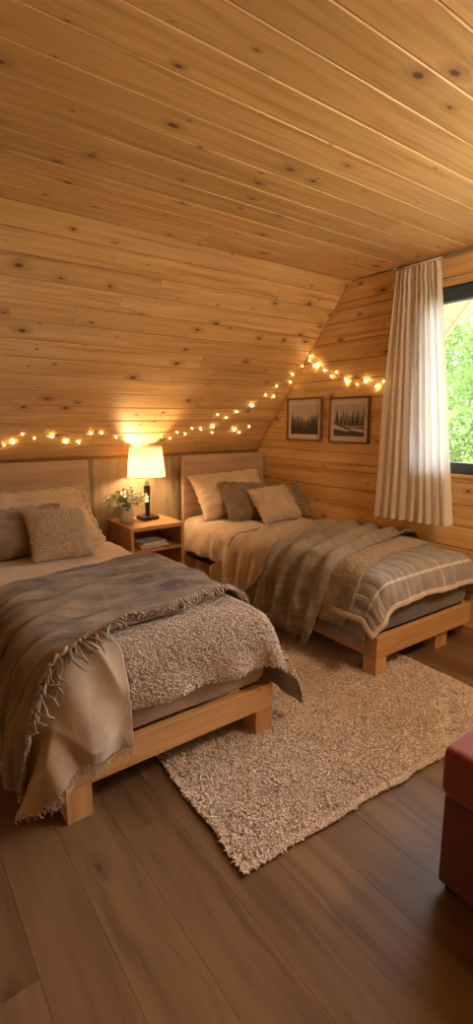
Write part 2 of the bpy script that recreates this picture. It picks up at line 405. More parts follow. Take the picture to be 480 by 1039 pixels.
# trims: strip in the corner slope/gable, strip above the knee panel, skirting
def beam(name, A, B, w, h, up, mat):
    A, B, up = Vector(A), Vector(B), Vector(up).normalized(); d = (B - A).normalized(); sd = d.cross(up).normalized()
    V = [A + sd * a + up * b + d * c for c in (0, (B - A).length) for b in (0, h) for a in (-w / 2, w / 2)]
    F = list(BF); UV = []
    for f in F:
        for i in f: p = V[i] - A; UV.append((p.dot(d), p.dot(sd) + p.dot(up)))
    return bevel(mesh_obj(name, V, F, mat, uv=UV, rnd=[.5] * 6), .002)
struct('trim_1', beam('t', (XR - .014, YB - .006, ZK), (XR - .014, YC + .0, ZC - .006), .018, .010, sn, M['pine']))
0 and struct('trim_2', beam('t', (XL, YB - .009, ZK - .034), (XR, YB - .009, ZK - .034), .018, .032, (0, 0, 1), M['pine']))
struct('baseboard_right', box('t', (XR - .016, XR, YF, YB - .02, 0, .07), M['pine_dark'], grain='y'))
struct('baseboard_back', box('t', (XL, XR - .016, YB - .016, YB, 0, .07), M['pine_dark'], grain='x'))

# window
wn = struct_root('window_1')
def fr(b, nm='window_frame', g='y'): return box(nm, b, M['frame_dark'], wn, g, .004)
fw = .075
V = Acc()
for b in ((XR + .02, XR + .09, WY0, WY1, WZ0, WZ0 + fw), (XR + .02, XR + .09, WY0, WY1, WZ1 - fw - .02, WZ1),
          (XR + .02, XR + .09, WY1 - fw, WY1, WZ0 + fw, WZ1 - fw - .02), (XR + .02, XR + .09, WY0, WY0 + fw, WZ0 + fw, WZ1 - fw - .02)):
    v, f, _ = box_vf(*b); V.add(v, f)
bevel(mesh_obj('window_frame', V.V, V.F, M['frame_dark'], wn), .004)
mesh_obj('window_pane', *box_vf(XR + .05, XR + .056, WY0 + fw, WY1 - fw, WZ0 + fw, WZ1 - fw - .02)[:2], M['glass'], wn)
# pine lining of the opening
A_ = Acc(); UVs = []
for b, g in (((XR - .012, XR + .13, WY0 - .02, WY1 + .02, WZ0 - .022, WZ0), 'y'), ((XR + .001, XR + .13, WY0, WY1, WZ1, WZ1 + .02), 'y'),
          ((XR + .001, XR + .13, WY1, WY1 + .02, WZ0, WZ1), 'z'), ((XR + .001, XR + .13, WY0 - .02, WY0, WZ0, WZ1), 'z')):
    v, f, uvv = box_vf(*b, grain=g); A_.add(v, f); UVs += uvv
mesh_obj('window_sill', A_.V, A_.F, M['pine'], wn, uv=UVs, rnd=[.7] * len(A_.F))

# outside: roof overhang past the gable, ground, trees
M['soffit'] = wood('soffit_boards', (.30, .18, .09), (.42, .27, .15), kn=.2)
mR = (ZC - ZK) / (YC - YB)
o = Vector((XR + .16, YB + .5, 1.3 - .58)); dv = Vector((0, -1, 1.156)).normalized(); nn = Vector((0, -1.156, -1)).normalized()
rowsS = rows_const(0, 6.2, .30, 0, 1.62)
sof = boards('s', o, (1, 0, 0), dv, nn, rowsS, M['soffit'])
sb = backing('b', [o, o + Vector((1.62, 0, 0)), o + Vector((1.62, 0, 0)) + dv * 6.2, o + dv * 6.2], nn, .12, M['groove'], None)
fa = beam('fa', o + Vector((1.64, 0, 0)) + nn * .02, o + Vector((1.64, 0, 0)) + dv * 6.2 + nn * .02, .05, .17, -nn, M['soffit'])
struct('roof_overhang', sof, sb, fa)
g = mesh_obj('ground', [(4, -30, -2.7), (60, -30, -2.7), (60, 60, -2.7), (4, 60, -2.7)], [(0, 1, 2, 3)], M['dry']); g['kind'] = 'structure'

def tree(x, y, h, cr, n, mat, label, seed):
    n = int(n * 2.2)
    r = np.random.RandomState(seed)
    t = thing('leafy_tree', label, 'tree', (x, y, -2.7), 0, 'trees outside the window')
    tube('trunk', [(0, 0, 0), (.05, .03, h * .35), (-.04, .06, h * .7), (0, 0, h * .92)], .16, M['bark'], t, 10, [1.2, .9, .55, .2])
    nb = 46
    cz = h * .56
    bc = r.normal(0, 1, (nb, 3)); bc /= np.linalg.norm(bc, axis=1)[:, None]; bc *= (r.rand(nb, 1) ** .4) * np.array([cr, cr, h * .45]); bc[:, 2] += cz
    br = r.uniform(.35, .75, nb) * cr * .45
    idx = r.randint(0, nb, n)
    d = r.normal(0, 1, (n, 3)); d /= np.linalg.norm(d, axis=1)[:, None]
    p = bc[idx] + d * br[idx][:, None] * (r.rand(n, 1) ** .35)
    a = r.normal(0, 1, (n, 3)); a /= np.linalg.norm(a, axis=1)[:, None]
    b = np.cross(a, r.normal(0, 1, (n, 3))); b /= np.linalg.norm(b, axis=1)[:, None]
    n = n; sz = r.uniform(.03, .065, n)[:, None]
    V = np.stack([p - a * sz, p - b * sz * .45, p + a * sz, p + b * sz * .45], 1).reshape(-1, 3)
    mesh_obj('crown', V, np.arange(4 * n).reshape(n, 4), mat, t)
tree(8.6, 4.6, 6.0, 1.9, 14000, M['fol1'], 'leafy green tree filling the middle of the window view', 1)
tree(11.6, 8.2, 7.4, 2.4, 14000, M['fol1'], 'tall dark green tree behind the curtain edge outside the window', 2)
tree(10.2, 1.2, 6.4, 2.0, 12000, M['fol1'], 'tall green tree outside at the right edge of the window view', 3)
tree(7.4, 3.6, 3.7, 1.3, 9000, M['fol2'], 'low yellow-green bushy tree just above the window sill line', 4)
tree(18.5, 9.5, 9.5, 3.6, 16000, M['fol1'], 'tallest tree standing farthest behind the others outside', 5)

# ------------------------------------------------------------------ cloth on beds
class Bed:
    def __init__(s, W, L, T, r, seed): s.W, s.L, s.T, s.r, s.seed = W, L, T, r, seed
    def surf(s, u, v, off=0.0, fold=None, flare=.10, hang=.028, hk=9.0):
        u = np.asarray(u, float); v = np.asarray(v, float); r = s.r
        a = np.where(u > s.W - r, u - (s.W - r), np.where(u < r, u - r, 0.0)); b = np.where(v < r, v - r, 0.0)
        cx = np.clip(u, r, s.W - r); cy = np.maximum(v, r)
        e = np.hypot(a, b); ee = np.maximum(e, 1e-9); dx = a / ee; dy = b / ee
        ang = np.minimum(e / r, PI / 2); down = r * (1 - np.cos(ang)) + np.maximum(e - r * PI / 2, 0); hor = r * np.sin(ang)
        dh = np.maximum(e - r * 1.2, 0)
        corner = np.abs(dx * dy) * 2
        sc = np.where(np.abs(dx) > np.abs(dy), v, u)
        rip = .5 + .5 * np.sin(hk * 2 * PI * sc / 2 + 4 * fbm(sc * 2.3 + s.seed, np.zeros_like(sc) + .5, 2) * 3)
        hor = hor + dh * (flare * .5 + corner * .22) + np.minimum(dh * .35, hang) * rip
        nx, ny, nz = dx * np.sin(ang), dy * np.sin(ang), np.cos(ang)
        base = .022 * fbm(u * 2.6 + s.seed, v * 2.6, 3) * np.cos(ang * .6)
        crown = .018 * np.sin(np.clip(u / s.W, 0, 1) * PI)
        o = off + base + (fold(u, v) if fold is not None else 0)
        x = cx + dx * hor + nx * o; y = cy + dy * hor + ny * o; z = s.T - .02 - down + nz * o + crown * nz
        if getattr(s, 'wall', False): x = np.minimum(x, 1.012 - .016 * y)
        z = np.maximum(z, .012 + .5 * off)
        return np.stack([x, y, z], -1)
def interp(poly, t, smooth=True):
    P = np.array(poly, float); d = np.r_[0, np.cumsum(np.hypot(*np.diff(P, axis=0).T))]; d /= d[-1]
    k = np.linspace(0, 1, 200); xs = np.interp(k, d, P[:, 0]); ys = np.interp(k, d, P[:, 1])
    if smooth and len(P) > 2:
        w = 25; pad = lambda q: np.r_[2 * q[0] - q[w:0:-1], q, 2 * q[-1] - q[-2:-w - 2:-1]]
        ker = np.hanning(2 * w + 1); ker /= ker.sum()
        xs = np.convolve(pad(xs), ker, 'valid'); ys = np.convolve(pad(ys), ker, 'valid')
    return np.stack([np.interp(t, k, xs), np.interp(t, k, ys)], -1)
class Patch:
    """cloth between polyline lo (t=0) and hi (t=1)"""
    def __init__(s, bed, lo, hi, off, fold=None, rag=0.0, **kw): s.bed, s.lo, s.hi, s.off, s.fold, s.rag, s.kw = bed, lo, hi, off, fold, rag, kw
    def uv(s, a, t):
        a = np.asarray(a, float); t = np.asarray(t, float)
        A = interp(s.lo, a); B = interp(s.hi, a); p = A + (B - A) * t[..., None]
        if s.rag: p = p + s.rag * (np.stack([fbm(a * 9, t * 9 + 3, 3), fbm(a * 9 + 40, t * 9, 3)], -1) - .45)
        return p
    def P(s, a, t, lift=0.0):
        p = s.uv(a, t); return s.bed.surf(p[..., 0], p[..., 1], s.off + lift, s.fold, **s.kw)
    def N(s, a, t):
        e = .004; du = s.P(a + e, t) - s.P(a - e, t); dv = s.P(a, t + e) - s.P(a, t - e)
        n = np.cross(du, dv); n /= np.maximum(np.linalg.norm(n, axis=-1), 1e-9)[..., None]
        return np.where(n[..., 2:3] < -.25, -n, n) if False else n
    def grid(s, na, nt):
        a, t = np.meshgrid(np.linspace(0, 1, na), np.linspace(0, 1, nt)); a = a.ravel(); t = t.ravel()
        i = np.arange(na * nt).reshape(nt, na); F = np.stack([i[:-1, :-1], i[:-1, 1:], i[1:, 1:], i[1:, :-1]], -1).reshape(-1, 4)
        return s.P(a, t), F, s.uv(a, t)
def cloth(name, patch, na, nt, mat, parent=None, th=.005, root=None):
    V, F, UV = patch.grid(na, nt)
    o = mesh_obj(name, V, F, mat, parent, uv=UV, smooth=True)
    m = o.modifiers.new('thickness', 'SOLIDIFY'); m.thickness = th; m.offset = -1
    return o
def strands(paths, r, n=4):
    """paths: (N,K,3) -> tubes as one V,F"""
    N, K, _ = paths.shape
    d = np.gradient(paths, axis=1); d /= np.maximum(np.linalg.norm(d, axis=-1), 1e-9)[..., None]
    ref = np.array([.3, .5, .81]); a = np.cross(d, ref); a /= np.maximum(np.linalg.norm(a, axis=-1), 1e-6)[..., None]; b = np.cross(d, a)
    rr = np.asarray(r); 
    if rr.ndim == 0: rr = np.full((N, K), float(rr))
    elif rr.ndim == 1: rr = np.tile(rr, (N, 1))
    V = np.stack([paths + (a * math.cos(2 * PI * k / n) + b * math.sin(2 * PI * k / n)) * rr[..., None] for k in range(n)], 2)
    V = V.reshape(-1, 3); base = np.arange(N * K * n).reshape(N, K, n)
    F = np.stack([base[:, :-1, :], np.roll(base[:, :-1, :], -1, 2), np.roll(base[:, 1:, :], -1, 2), base[:, 1:, :]], -1).reshape(-1, 4)
    return V, F
def fringe(name, patch, edge, n, length, r, mat, parent, rnd=.4, swirl=.012, lift=.004, bd=.3):
    """edge: 'lo','a0','a1','hi' ; strands continue beyond the edge in unfolded space and so follow the drape"""
    q = (np.arange(n) + rs.rand(n) * .6) / n; K = 6
    if edge == 'lo': p0 = patch.uv(q, np.zeros(n)); p1 = patch.uv(q, np.full(n, .03))
    if edge == 'hi': p0 = patch.uv(q, np.ones(n)); p1 = patch.uv(q, np.full(n, .97))
    if edge == 'a0': p0 = patch.uv(np.zeros(n), q); p1 = patch.uv(np.full(n, .03), q)
    if edge == 'a1': p0 = patch.uv(np.ones(n), q); p1 = patch.uv(np.full(n, .97), q)
    d = p0 - p1; d /= np.linalg.norm(d, axis=1)[:, None]; side = np.stack([-d[:, 1], d[:, 0]], -1)
    L = length * (1 - rnd / 2 + rnd * rs.rand(n)); ph = rs.rand(n) * 6; bend = rs.normal(0, bd, n)
    paths = np.zeros((n, K, 3))
    for k in range(K):
        t = k / (K - 1)
        q2 = p0 + d * ((t - .12) * L)[:, None] + side * (bend * t * t * L + swirl * np.sin(ph + t * 4) * t)[:, None]
        paths[:, k] = patch.bed.surf(q2[:, 0], q2[:, 1], patch.off + lift + .004 * np.sin(ph * 2 + 3 * t), patch.fold, **patch.kw)
    V, F = strands(paths, np.array([1.5, .9, .9, 1.0, 1.1, .5]) * r, 5)
    return mesh_obj(name, V, F, mat, parent, uv=np.stack([V[:, 0] * 3, V[:, 1] * 3 + V[:, 2] * 5], -1), smooth=True)
def loops(name, patch, n, size, r, mat, parent, K=6, amin=0, amax=1):
    a = amin + (amax - amin) * rs.rand(n); t = rs.rand(n); P = patch.P(a, t); Nn = patch.N(a, t)
    th = rs.rand(n) * 2 * PI; X = np.cross(Nn, np.array([.31, .52, .8])); X /= np.linalg.norm(X, axis=1)[:, None]; Y = np.cross(Nn, X)
    D = X * np.cos(th)[:, None] + Y * np.sin(th)[:, None]; S = np.cross(Nn, D); sz = size * rs.uniform(.6, 1.3, n)
    paths = np.zeros((n, K, 3)); curl = rs.uniform(2.6, 4.6, n)
    for k in range(K):
        q = k / (K - 1)
        paths[:, k] = P + D * (sz * .5 * np.sin(q * curl) * 1.1)[:, None] + S * (sz * .5 * (1 - np.cos(q * curl)) - sz * .5)[:, None] + Nn * (sz * (.10 + .5 * math.sin(q * PI)))[:, None]
    V, F = strands(paths, r, 3)
    o = mesh_obj(name, V, F, mat, parent, uv=np.repeat(rs.rand(n, 2) * 5, K * 3, 0), smooth=True); o['kind'] = 'stuff'
    return o
def mattress(name, W, L, z0, z1, mat, label, root, inset=.015):
    b = (inset, W - inset, inset, L, z0, z1)
    bm = bmesh.new(); V, F, UV = box_vf(*b)
    vs = [bm.verts.new(v) for v in V]
    for f in F: bm.faces.new([vs[i] for i in f])
    bmesh.ops.bevel(bm, geom=bm.edges[:], offset=.07, segments=5, affect='EDGES', profile=.6)
    me = bpy.data.meshes.new(name); bm.to_mesh(me); bm.free()
    l = me.uv_layers.new(name='UVMap')
    for i, lp in enumerate(me.loops): c = me.vertices[lp.vertex_index].co; l.data[i].uv = (c.x + c.y, c.z + c.y * .3)
    me.polygons.foreach_set('use_smooth', np.ones(len(me.polygons), dtype=bool)); me.materials.append(mat)
    o = bpy.data.objects.new(name, me); C.objects.link(o); o.location = root[0]; o.rotation_euler[2] = root[1]
    return tag(o, label, 'mattress')
def place(o, root): o.location = root[0]; o.rotation_euler[2] = root[1]; return o

def bed_frame(root, W, L, zr0, zr1, legs, label, hbw, hbx):
    t = thing('wooden_bed', label, 'bed', root[0], root[1], 'pine beds')
    box('foot_rail', (0, W, 0, .04, zr0, zr1), M['bed'], t, 'x')
    box('side_rail', (0, .04, .0405, L - .05, zr0, zr1 + .005), M['bed'], t, 'y')
    box('side_rail', (W - .04, W, .0405, L - .05, zr0, zr1 + .005), M['bed'], t, 'y')
    for (x0, x1, y0, y1) in legs: box('leg', (x0, x1, y0, y1, 0, zr0), M['bed'], t, 'z')
    A = Acc(); uvs = []
    k = 0; y = .12
    while y < L - .15:
        v, f, w = box_vf(.041, W - .041, y, y + .08, zr1 - .03, zr1 - .008); A.add(v, f); uvs += w; y += .2
    mesh_obj('slats', A.V, A.F, M['bed'], t, uv=uvs, rnd=[.3] * len(A.F))
    hb = box('headboard', (hbx, hbx + hbw, L - .048, L, .05, 1.175), M['headboard'], t, 'x', .006)
    return t
RA = ((.46, 1.70, 0), 0.0)
RB = ((2.27, 1.72, 0), math.radians(-.9))
LA, LB = 2.40, 2.36
bed_frame(RA, 1.0, LA, .135, .255, [(.0, .10, .0, .10), (.90, 1.0, .0, .10), (0, .1, LA - .16, LA - .06), (.9, 1.0, LA - .16, LA - .06)],
          'pine platform bed at the left, foot rail nearest the camera', 1.0, 0.0)
bed_frame(RB, .985, LB, .12, .255, [(.0, .095, .0, .095), (.64, .77, .03, .13), (.005, .1, LB - .16, LB - .06), (.9, .99, LB - .16, LB - .06)],
          'pine platform bed at the right, standing along the window wall', .95, .035)
mattress('mattress', 1.0, LA - .07, .256, .545, M['sheet'], 'taupe-sheeted mattress on the left bed, under its throws', RA)
mattress('mattress', .985, LB - .07, .256, .545, M['dark_cover'], 'dark grey covered mattress on the right bed, bare at its foot end', RB)

BA = Bed(1.0, 2.4, .60, .085, 3.1); BB = Bed(.985, 2.36, .60, .085, 9.4); BB.wall = True
# ---- left bed
lab = lambda o, l, c, g=None: tag(o, l, c, g)
pt = Patch(BA, [(-.20, 1.0), (.5, .95), (1.14, .85)], [(-.20, 2.3), (.5, 2.3), (1.14, 2.3)], .0, lambda u, v: .006 * fbm(u * 9, v * 9, 3) + .008 * ridge(u * 4, v * 5))
o = place(cloth('duvet', pt, 110, 90, M['duvet']), RA); lab(o, 'smooth cream duvet at the pillow end of the left bed', 'duvet')
# boucle blanket at the foot
ptb = Patch(BA, [(.19, -.13), (.6, -.135), (.92, -.15), (1.37, -.15)], [(.19, .55), (.6, .55), (.95, .6), (1.36, .62)], .012, lambda u, v: .006 * fbm(u * 5, v * 5, 2), flare=.30, hang=.035, hk=7)
t = thing('boucle_blanket', 'nubby grey-beige boucle blanket over the foot corner of the left bed', 'blanket', RA[0], RA[1])
cloth('blanket_cloth', ptb, 150, 90, M['boucle'], t, .012)
loops('pile', ptb, 32000, .0155, .0025, M['boucle_pile'], t, amin=.055)
# beige fringed linen cloth hanging over the near left corner
ptl = Patch(BA, [(-.36, -.08), (-.23, -.23), (.02, -.235), (.245, -.265)], [(-.46, .42), (-.2, .42), (.05, .45), (.25, .45)], .030, lambda u, v: .012 * fbm(u * 6, v * 4, 3) + .02 * ridge(u * 5 + v * 2, v * 2.5 - u), rag=.03, flare=.18, hang=.05, hk=8)
t = thing('linen_cloth', 'sand-coloured frayed linen cloth hanging over the near corner of the left bed', 'cloth', RA[0], RA[1])
cloth('cloth', ptl, 110, 110, M['linen'], t)
fringe('fringe', ptl, 'lo', 110, .032, .0016, M['linen_fringe'], t, .9)
fringe('fringe', ptl, 'a0', 60, .04, .0016, M['linen_fringe'], t, .9)
# throw
def foldA(u, v):
    w = v + .16 * sstep(.55, -.25, u) + .05 * fbm(u * 1.4, v * 1.2, 2)
    A = .34 + .66 * vnoise(w * 5 + 2, u * .8)
    f1 = (.5 + .5 * np.cos(2 * PI * (w - .50) / .175 + 1.5 * fbm(u * 1.1, v * 2, 2))) ** 2.2
    return .058 * f1 * A * (.25 + .75 * sstep(1.15, .85, v)) * sstep(1.15, .7, u) + .006 * fbm(u * 3, v * 22, 3) + .030 * ridge(u * 1.5 + w * 1.5, w * 7)
ptt = Patch(BA, [(-.38, .03), (-.22, .0), (-.09, .01), (.03, .055), (.33, .14), (.7, .235), (1.035, .325)],
            [(-.38, .86), (-.2, .92), (.03, 1.0), (.5, 1.10), (1.05, 1.20)], .044, foldA, flare=.2, hang=.04, hk=8)
t = thing('fringed_throw', 'grey-brown striped throw with tassels across the left bed', 'throw blanket', RA[0], RA[1])
cloth('throw_cloth', ptt, 220, 150, M['throw'], t, .007)
fringe('fringe', ptt, 'lo', 125, .055, .0050, M['fringe'], t, .4, .014, .003, .22)
# knotted edge band
def band(name, patch, mat, parent, n=420, edge_t=.008, r=.006, amp=.006):
    a = np.linspace(0, 1, n); t = edge_t + .004 * np.sin(a * n * .9)
    P = patch.P(a, t, .006 + amp * .5); P[:, 2] += amp * np.sin(a * n * 1.1) * .4
    V, F = strands(P[None], r * (1 + .3 * np.sin(a * n * 1.3)), 6)
    return mesh_obj(name, V, F, mat, parent, uv=np.stack([V[:, 0] * 3, V[:, 1] * 3], -1), smooth=True)
band('knotted_edge', ptt, M['fringe'], t, r=.0075, amp=.008)

# ---- right bed
pt = Patch(BB, [(-.20, .9), (.5, .9), (1.05, .9)], [(-.22, 2.27), (.5, 2.27), (1.05, 2.27)], .0, lambda u, v: .012 * fbm(u * 9, v * 7, 3) + .014 * ridge(u * 4 + v, v * 5 - u * 2), hang=.03)
o = place(cloth('duvet', pt, 110, 110, M['duvet']), RB); lab(o, 'crumpled cream duvet at the pillow end of the right bed', 'duvet')
ptq = Patch(BB, [(-.19, -.11), (-.07, -.14), (.12, -.10), (.3, -.09), (.7, -.10), (1.02, -.12)], [(-.19, 1.0), (-.1, 1.0), (.3, 1.0), (.7, 1.0), (1.03, 1.0)], .012,
            lambda u, v: .012 * fbm(u * 4, v * 4, 3) + .007 * np.abs(np.sin(u * 26)), flare=.25, hang=.02, hk=5)
t = thing('quilted_blanket', 'grey quilted blanket with cream hem over the foot of the right bed', 'blanket', RB[0], RB[1])
cloth('quilt_cloth', ptq, 170, 130, M['quilt'], t, .014)
def hemband(patch, edge, w, name, mat, parent, n=160):
    K = 7; q = np.linspace(0, 1, n); rows_ = []
    for k in range(K):
        f = k / (K - 1)
        if edge == 'lo': p = patch.uv(q, np.zeros(n)); d = patch.uv(q, np.full(n, .02)) - p
        else: p = patch.uv(np.zeros(n), q); d = patch.uv(np.full(n, .02), q) - p
        d /= np.linalg.norm(d, axis=1)[:, None]; p2 = p + d * (f * w - .004)
        rows_.append(patch.bed.surf(p2[:, 0], p2[:, 1], patch.off + .005 + .003 * math.sin(f * PI), patch.fold, **patch.kw))
    V = np.array(rows_).reshape(-1, 3); i = np.arange(K * n).reshape(K, n)
    F = np.stack([i[:-1, :-1], i[:-1, 1:], i[1:, 1:], i[1:, :-1]], -1).reshape(-1, 4)
    o = mesh_obj(name, V, F, mat, parent, uv=V[:, :2], smooth=True); m = o.modifiers.new('t', 'SOLIDIFY'); m.thickness = .008; m.offset = -1; return o
hemband(ptq, 'lo', .034, 'hem', M['hem'], t); hemband(ptq, 'a0', .03, 'hem', M['hem'], t)
# under-quilt showing beneath the hem along the long side
ptd = Patch(BB, [(-.36, -.02), (-.1, .0), (.3, .05), (1.0, .05)], [(-.36, 1.5), (-.1, 1.5), (.3, 1.5), (1.0, 1.5)], .004, lambda u, v: .008 * np.abs(np.sin(v * 24)), hang=.012)
o = place(cloth('under_quilt', ptd, 90, 120, M['quilt'], None, .006), RB); lab(o, 'grey under-quilt tucked along the near side of the right bed', 'quilt')
pts = Patch(BB, [(-.26, .20), (-.06, .12), (.12, .17), (.44, .26), (.8, .30), (1.02, .33)], [(-.26, .66), (-.06, .66), (.12, .66), (.44, .7), (.8, .7), (1.02, .7)], .030,
            lambda u, v: .012 * fbm(u * 5, v * 5, 2), flare=.25, hang=.03)
t = thing('sherpa_blanket', 'nubby beige blanket beside the tan throw on the right bed', 'blanket', RB[0], RB[1])
cloth('blanket_cloth', pts, 130, 60, M['boucle'], t, .012)
loops('pile', pts, 15000, .014, .0023, M['sherpa_pile'], t)
def foldU(u, v):
    return .02 * (.5 + .5 * np.cos(2 * PI * (v - u * .25) / .21 + 2 * fbm(u * 1.5, v * 2, 2))) ** 2 + .006 * fbm(u * 8, v * 8, 3)
ptu = Patch(BB, [(-.40, .75), (-.09, .75), (.4, .8), (1.02, .85)], [(-.37, 1.70), (-.2, 1.60), (-.02, 1.38), (.2, 1.33), (.57, 1.40), (1.02, 1.36)], .030, foldU, flare=.18, hang=.05, hk=12)
t = thing('woven_throw', 'light taupe woven throw nearest the pillows of the right bed', 'throw blanket', RB[0], RB[1])
cloth('throw_cloth', ptu, 150, 120, M['taupe_throw'], t, .007)
fringe('fringe', ptu, 'a0', 110, .02, .002, M['linen_fringe'], t, .6)
def foldB(u, v):
    w = v - .34 * np.clip(u, 0, 1.1) + .10 * np.clip(-u, 0, .5) + .04 * fbm(u * 1.6, v * 1.5, 2)
    f = (.5 + .5 * np.cos(2 * PI * (w - .40) / .17 + 1.8 * fbm(u * 1.2 + 5, v * 1.8, 2))) ** 1.8
    return .044 * f * (.45 + .55 * vnoise(w * 6, u)) + .006 * fbm(u * 9, v * 9, 3) + .016 * ridge(u * 2 + 7, w * 9)
ptr = Patch(BB, [(-.37, .40), (-.2, .36), (-.0, .32), (.35, .42), (.72, .48), (1.02, .45)], [(-.37, 1.14), (-.2, 1.02), (-.05, .88), (.12, .86), (.52, 1.05), (1.02, 1.07)], .052, foldB, flare=.22, hang=.06, hk=12)
t = thing('tan_fringed_throw', 'tan throw with ragged fringe gathered across the middle of the right bed', 'throw blanket', RB[0], RB[1])
cloth('throw_cloth', ptr, 200, 150, M['tan_throw'], t, .008)
fringe('fringe', ptr, 'a0', 130, .05, .0026, M['fringe'], t, .9)
fringe('side_fringe', ptr, 'hi', 230, .030, .0034, M['linen_fringe'], t, .8, .006)

# ------------------------------------------------------------------ pillows
def pillow_vf(w, h, T, n=56, seed=0, wr=.004, p=.42, sagx=.0, ear=.05):
    s_, t_ = np.meshgrid(np.linspace(-1, 1, n), np.linspace(-1, 1, n)); s_ = s_.ravel(); t_ = t_.ravel()
    es = 1 - ear * (1 - t_ ** 2) ; et = 1 - ear * (1 - s_ ** 2)
    X = s_ * w / 2 * es; Y = t_ * h / 2 * et
    prof = ((1 - np.abs(s_) ** 2.4) * (1 - np.abs(t_) ** 2.4)) ** p
    edge = np.exp(-((1 - np.maximum(np.abs(s_), np.abs(t_))) / .16) ** 2)
    def wrk(k):
        ang = np.arctan2(t_, s_)
        f = fbm(X * 9 + seed + k, Y * 9 + seed, 4) - .45
        rad = np.sin(ang * 18 + 5 * fbm(X * 6 + k, Y * 6 + seed, 2) * 2) * edge
        return (f * wr * 4 + rad * wr * 1.4) * np.minimum(prof * 3, 1)
    Zf = prof * T * .55 * (1 - .12 * t_) + wrk(1); Zb = -prof * T * .45 * (1 - .12 * t_) + wrk(20)
    ins = (np.abs(s_) < .999) & (np.abs(t_) < .999)
    Vf = np.stack([X, Y, Zf], -1); Vb = np.stack([X, Y, Zb], -1)
    N = n * n; i = np.arange(N).reshape(n, n)
    mapb = np.where(ins, N + np.arange(N), np.arange(N)).reshape(n, n)
    F1 = np.stack([i[:-1, :-1], i[:-1, 1:], i[1:, 1:], i[1:, :-1]], -1).reshape(-1, 4)
    F2 = np.stack([mapb[:-1, :-1], mapb[1:, :-1], mapb[1:, 1:], mapb[:-1, 1:]], -1).reshape(-1, 4)
    V = np.r_[Vf, Vb]; UV = np.r_[Vf[:, :2] + w / 2, Vb[:, :2] + 3]
    return V, np.r_[F1, F2], UV, (Vf, n)
def pillow(name, label, cat, base, yaw, lean, roll, w, h, T, mat, seed, group=None, wr=.004, ruffle=None, fur=0, ear=.06, piping=True):
    wr = wr * 1.25
    """base: point under the middle of the bottom edge; lean: degrees back from upright; local z faces the foot of the bed"""
    Mx = Matrix.Translation(base) @ Matrix.Rotation(math.radians(yaw), 4, 'Z') @ Matrix.Rotation(math.radians(90 - lean), 4, 'X') @ Matrix.Rotation(math.radians(roll), 4, 'Z') @ Matrix.Translation((0, h / 2, 0))
    V, F, UV, (Vf, n) = pillow_vf(w, h, T, seed=seed, wr=wr, ear=ear)
    t = thing(name, label, cat, (0, 0, 0), 0, group); t.matrix_world = Mx
    c = mesh_obj('cover', V, F, mat, t, uv=UV, smooth=True)
    g = Vf.reshape(n, n, 3); ring = np.r_[g[0, :], g[1:, -1], g[-1, -2::-1], g[-2:0:-1, 0]]
    if ruffle:
        m = len(ring); nx = np.roll(ring, -1, 0) - np.roll(ring, 1, 0); out = np.stack([nx[:, 1], -nx[:, 0], 0 * nx[:, 0]], -1); out /= np.linalg.norm(out, axis=1)[:, None]
        rr = np.arange(m); K = 4; rows_ = []
        for k in range(K):
            f = k / (K - 1); wave = np.sin(rr * .9 + 3 * vnoise(rr * .2, rr * 0)) * .011 * f
            rows_.append(ring + out * (f * ruffle * (.8 + .4 * vnoise(rr * .35, rr * 0 + 3)))[:, None] + np.stack([0 * wave, 0 * wave, wave], -1))
        VV = np.array(rows_).reshape(-1, 3); i = np.arange(K * m).reshape(K, m); nxt = np.roll(i, -1, 1)
        FF = np.stack([i[:-1], nxt[:-1], nxt[1:], i[1:]], -1).reshape(-1, 4)
        q = mesh_obj('ruffle', VV, FF, mat, t, uv=VV[:, :2], smooth=True); md = q.modifiers.new('t', 'SOLIDIFY'); md.thickness = .004
    elif piping and not fur:
        P = np.r_[ring, ring[:2]]; VV, FF = strands(P[None], .0032, 6); mesh_obj('piping', VV, FF, mat, t, uv=VV[:, :2] * 3, smooth=True)
    if fur:
        # short curly fur over the front and edges
        m = fur; fi = rs.randint(0, n - 1, m); fj = rs.randint(0, n - 1, m); fa, fb = rs.rand(m, 1), rs.rand(m, 1)
        for sgn, GG in ((1, g), (-1, V[n * n:].reshape(n, n, 3))):
            p00 = GG[fi, fj]; pu = GG[fi, fj + 1]; pv = GG[fi + 1, fj]; P0 = p00 + (pu - p00) * fa + (pv - p00) * fb
            nn_ = np.cross(pu - p00, pv - p00) * sgn; nn_ /= np.maximum(np.linalg.norm(nn_, axis=1), 1e-9)[:, None]
            K = 4; dr = nn_ * .8 + rs.normal(0, .55, (m, 3)); L = rs.uniform(.006, .013, m)[:, None]; cu = rs.normal(0, .5, (m, 3))
            paths = np.stack([P0 + dr * L * q + cu * L * q * q * .7 - 0.0 for q in np.linspace(0, 1, K)], 1)
            VV, FF = strands(paths, np.array([.0014, .0015, .0013, .0008]), 3)
            q = mesh_obj('fur', VV, FF, M['fur_pile'], t, uv=np.repeat(rs.rand(m, 2) * 5, K * 3, 0), smooth=True); q['kind'] = 'stuff'
            if sgn == 1: m = fur // 3; fi, fj, fa, fb = fi[:m], fj[:m], fa[:m], fb[:m]
    return t
zt = .62
pillow('pillow', 'large cream pillow with ruffled edge leaning on the left headboard', 'pillow', (.93, 3.49, zt + .01), 0, 50, 0, .80, .52, .20, M['cream_pillow'], 1, wr=.006, ruffle=.035)
pillow('pillow', 'dark grey pillow behind the fluffy cushion on the left bed', 'pillow', (.80, 3.36, zt + .005), 3, 46, 0, .62, .40, .17, M['grey_pillow'], 2, wr=.006)
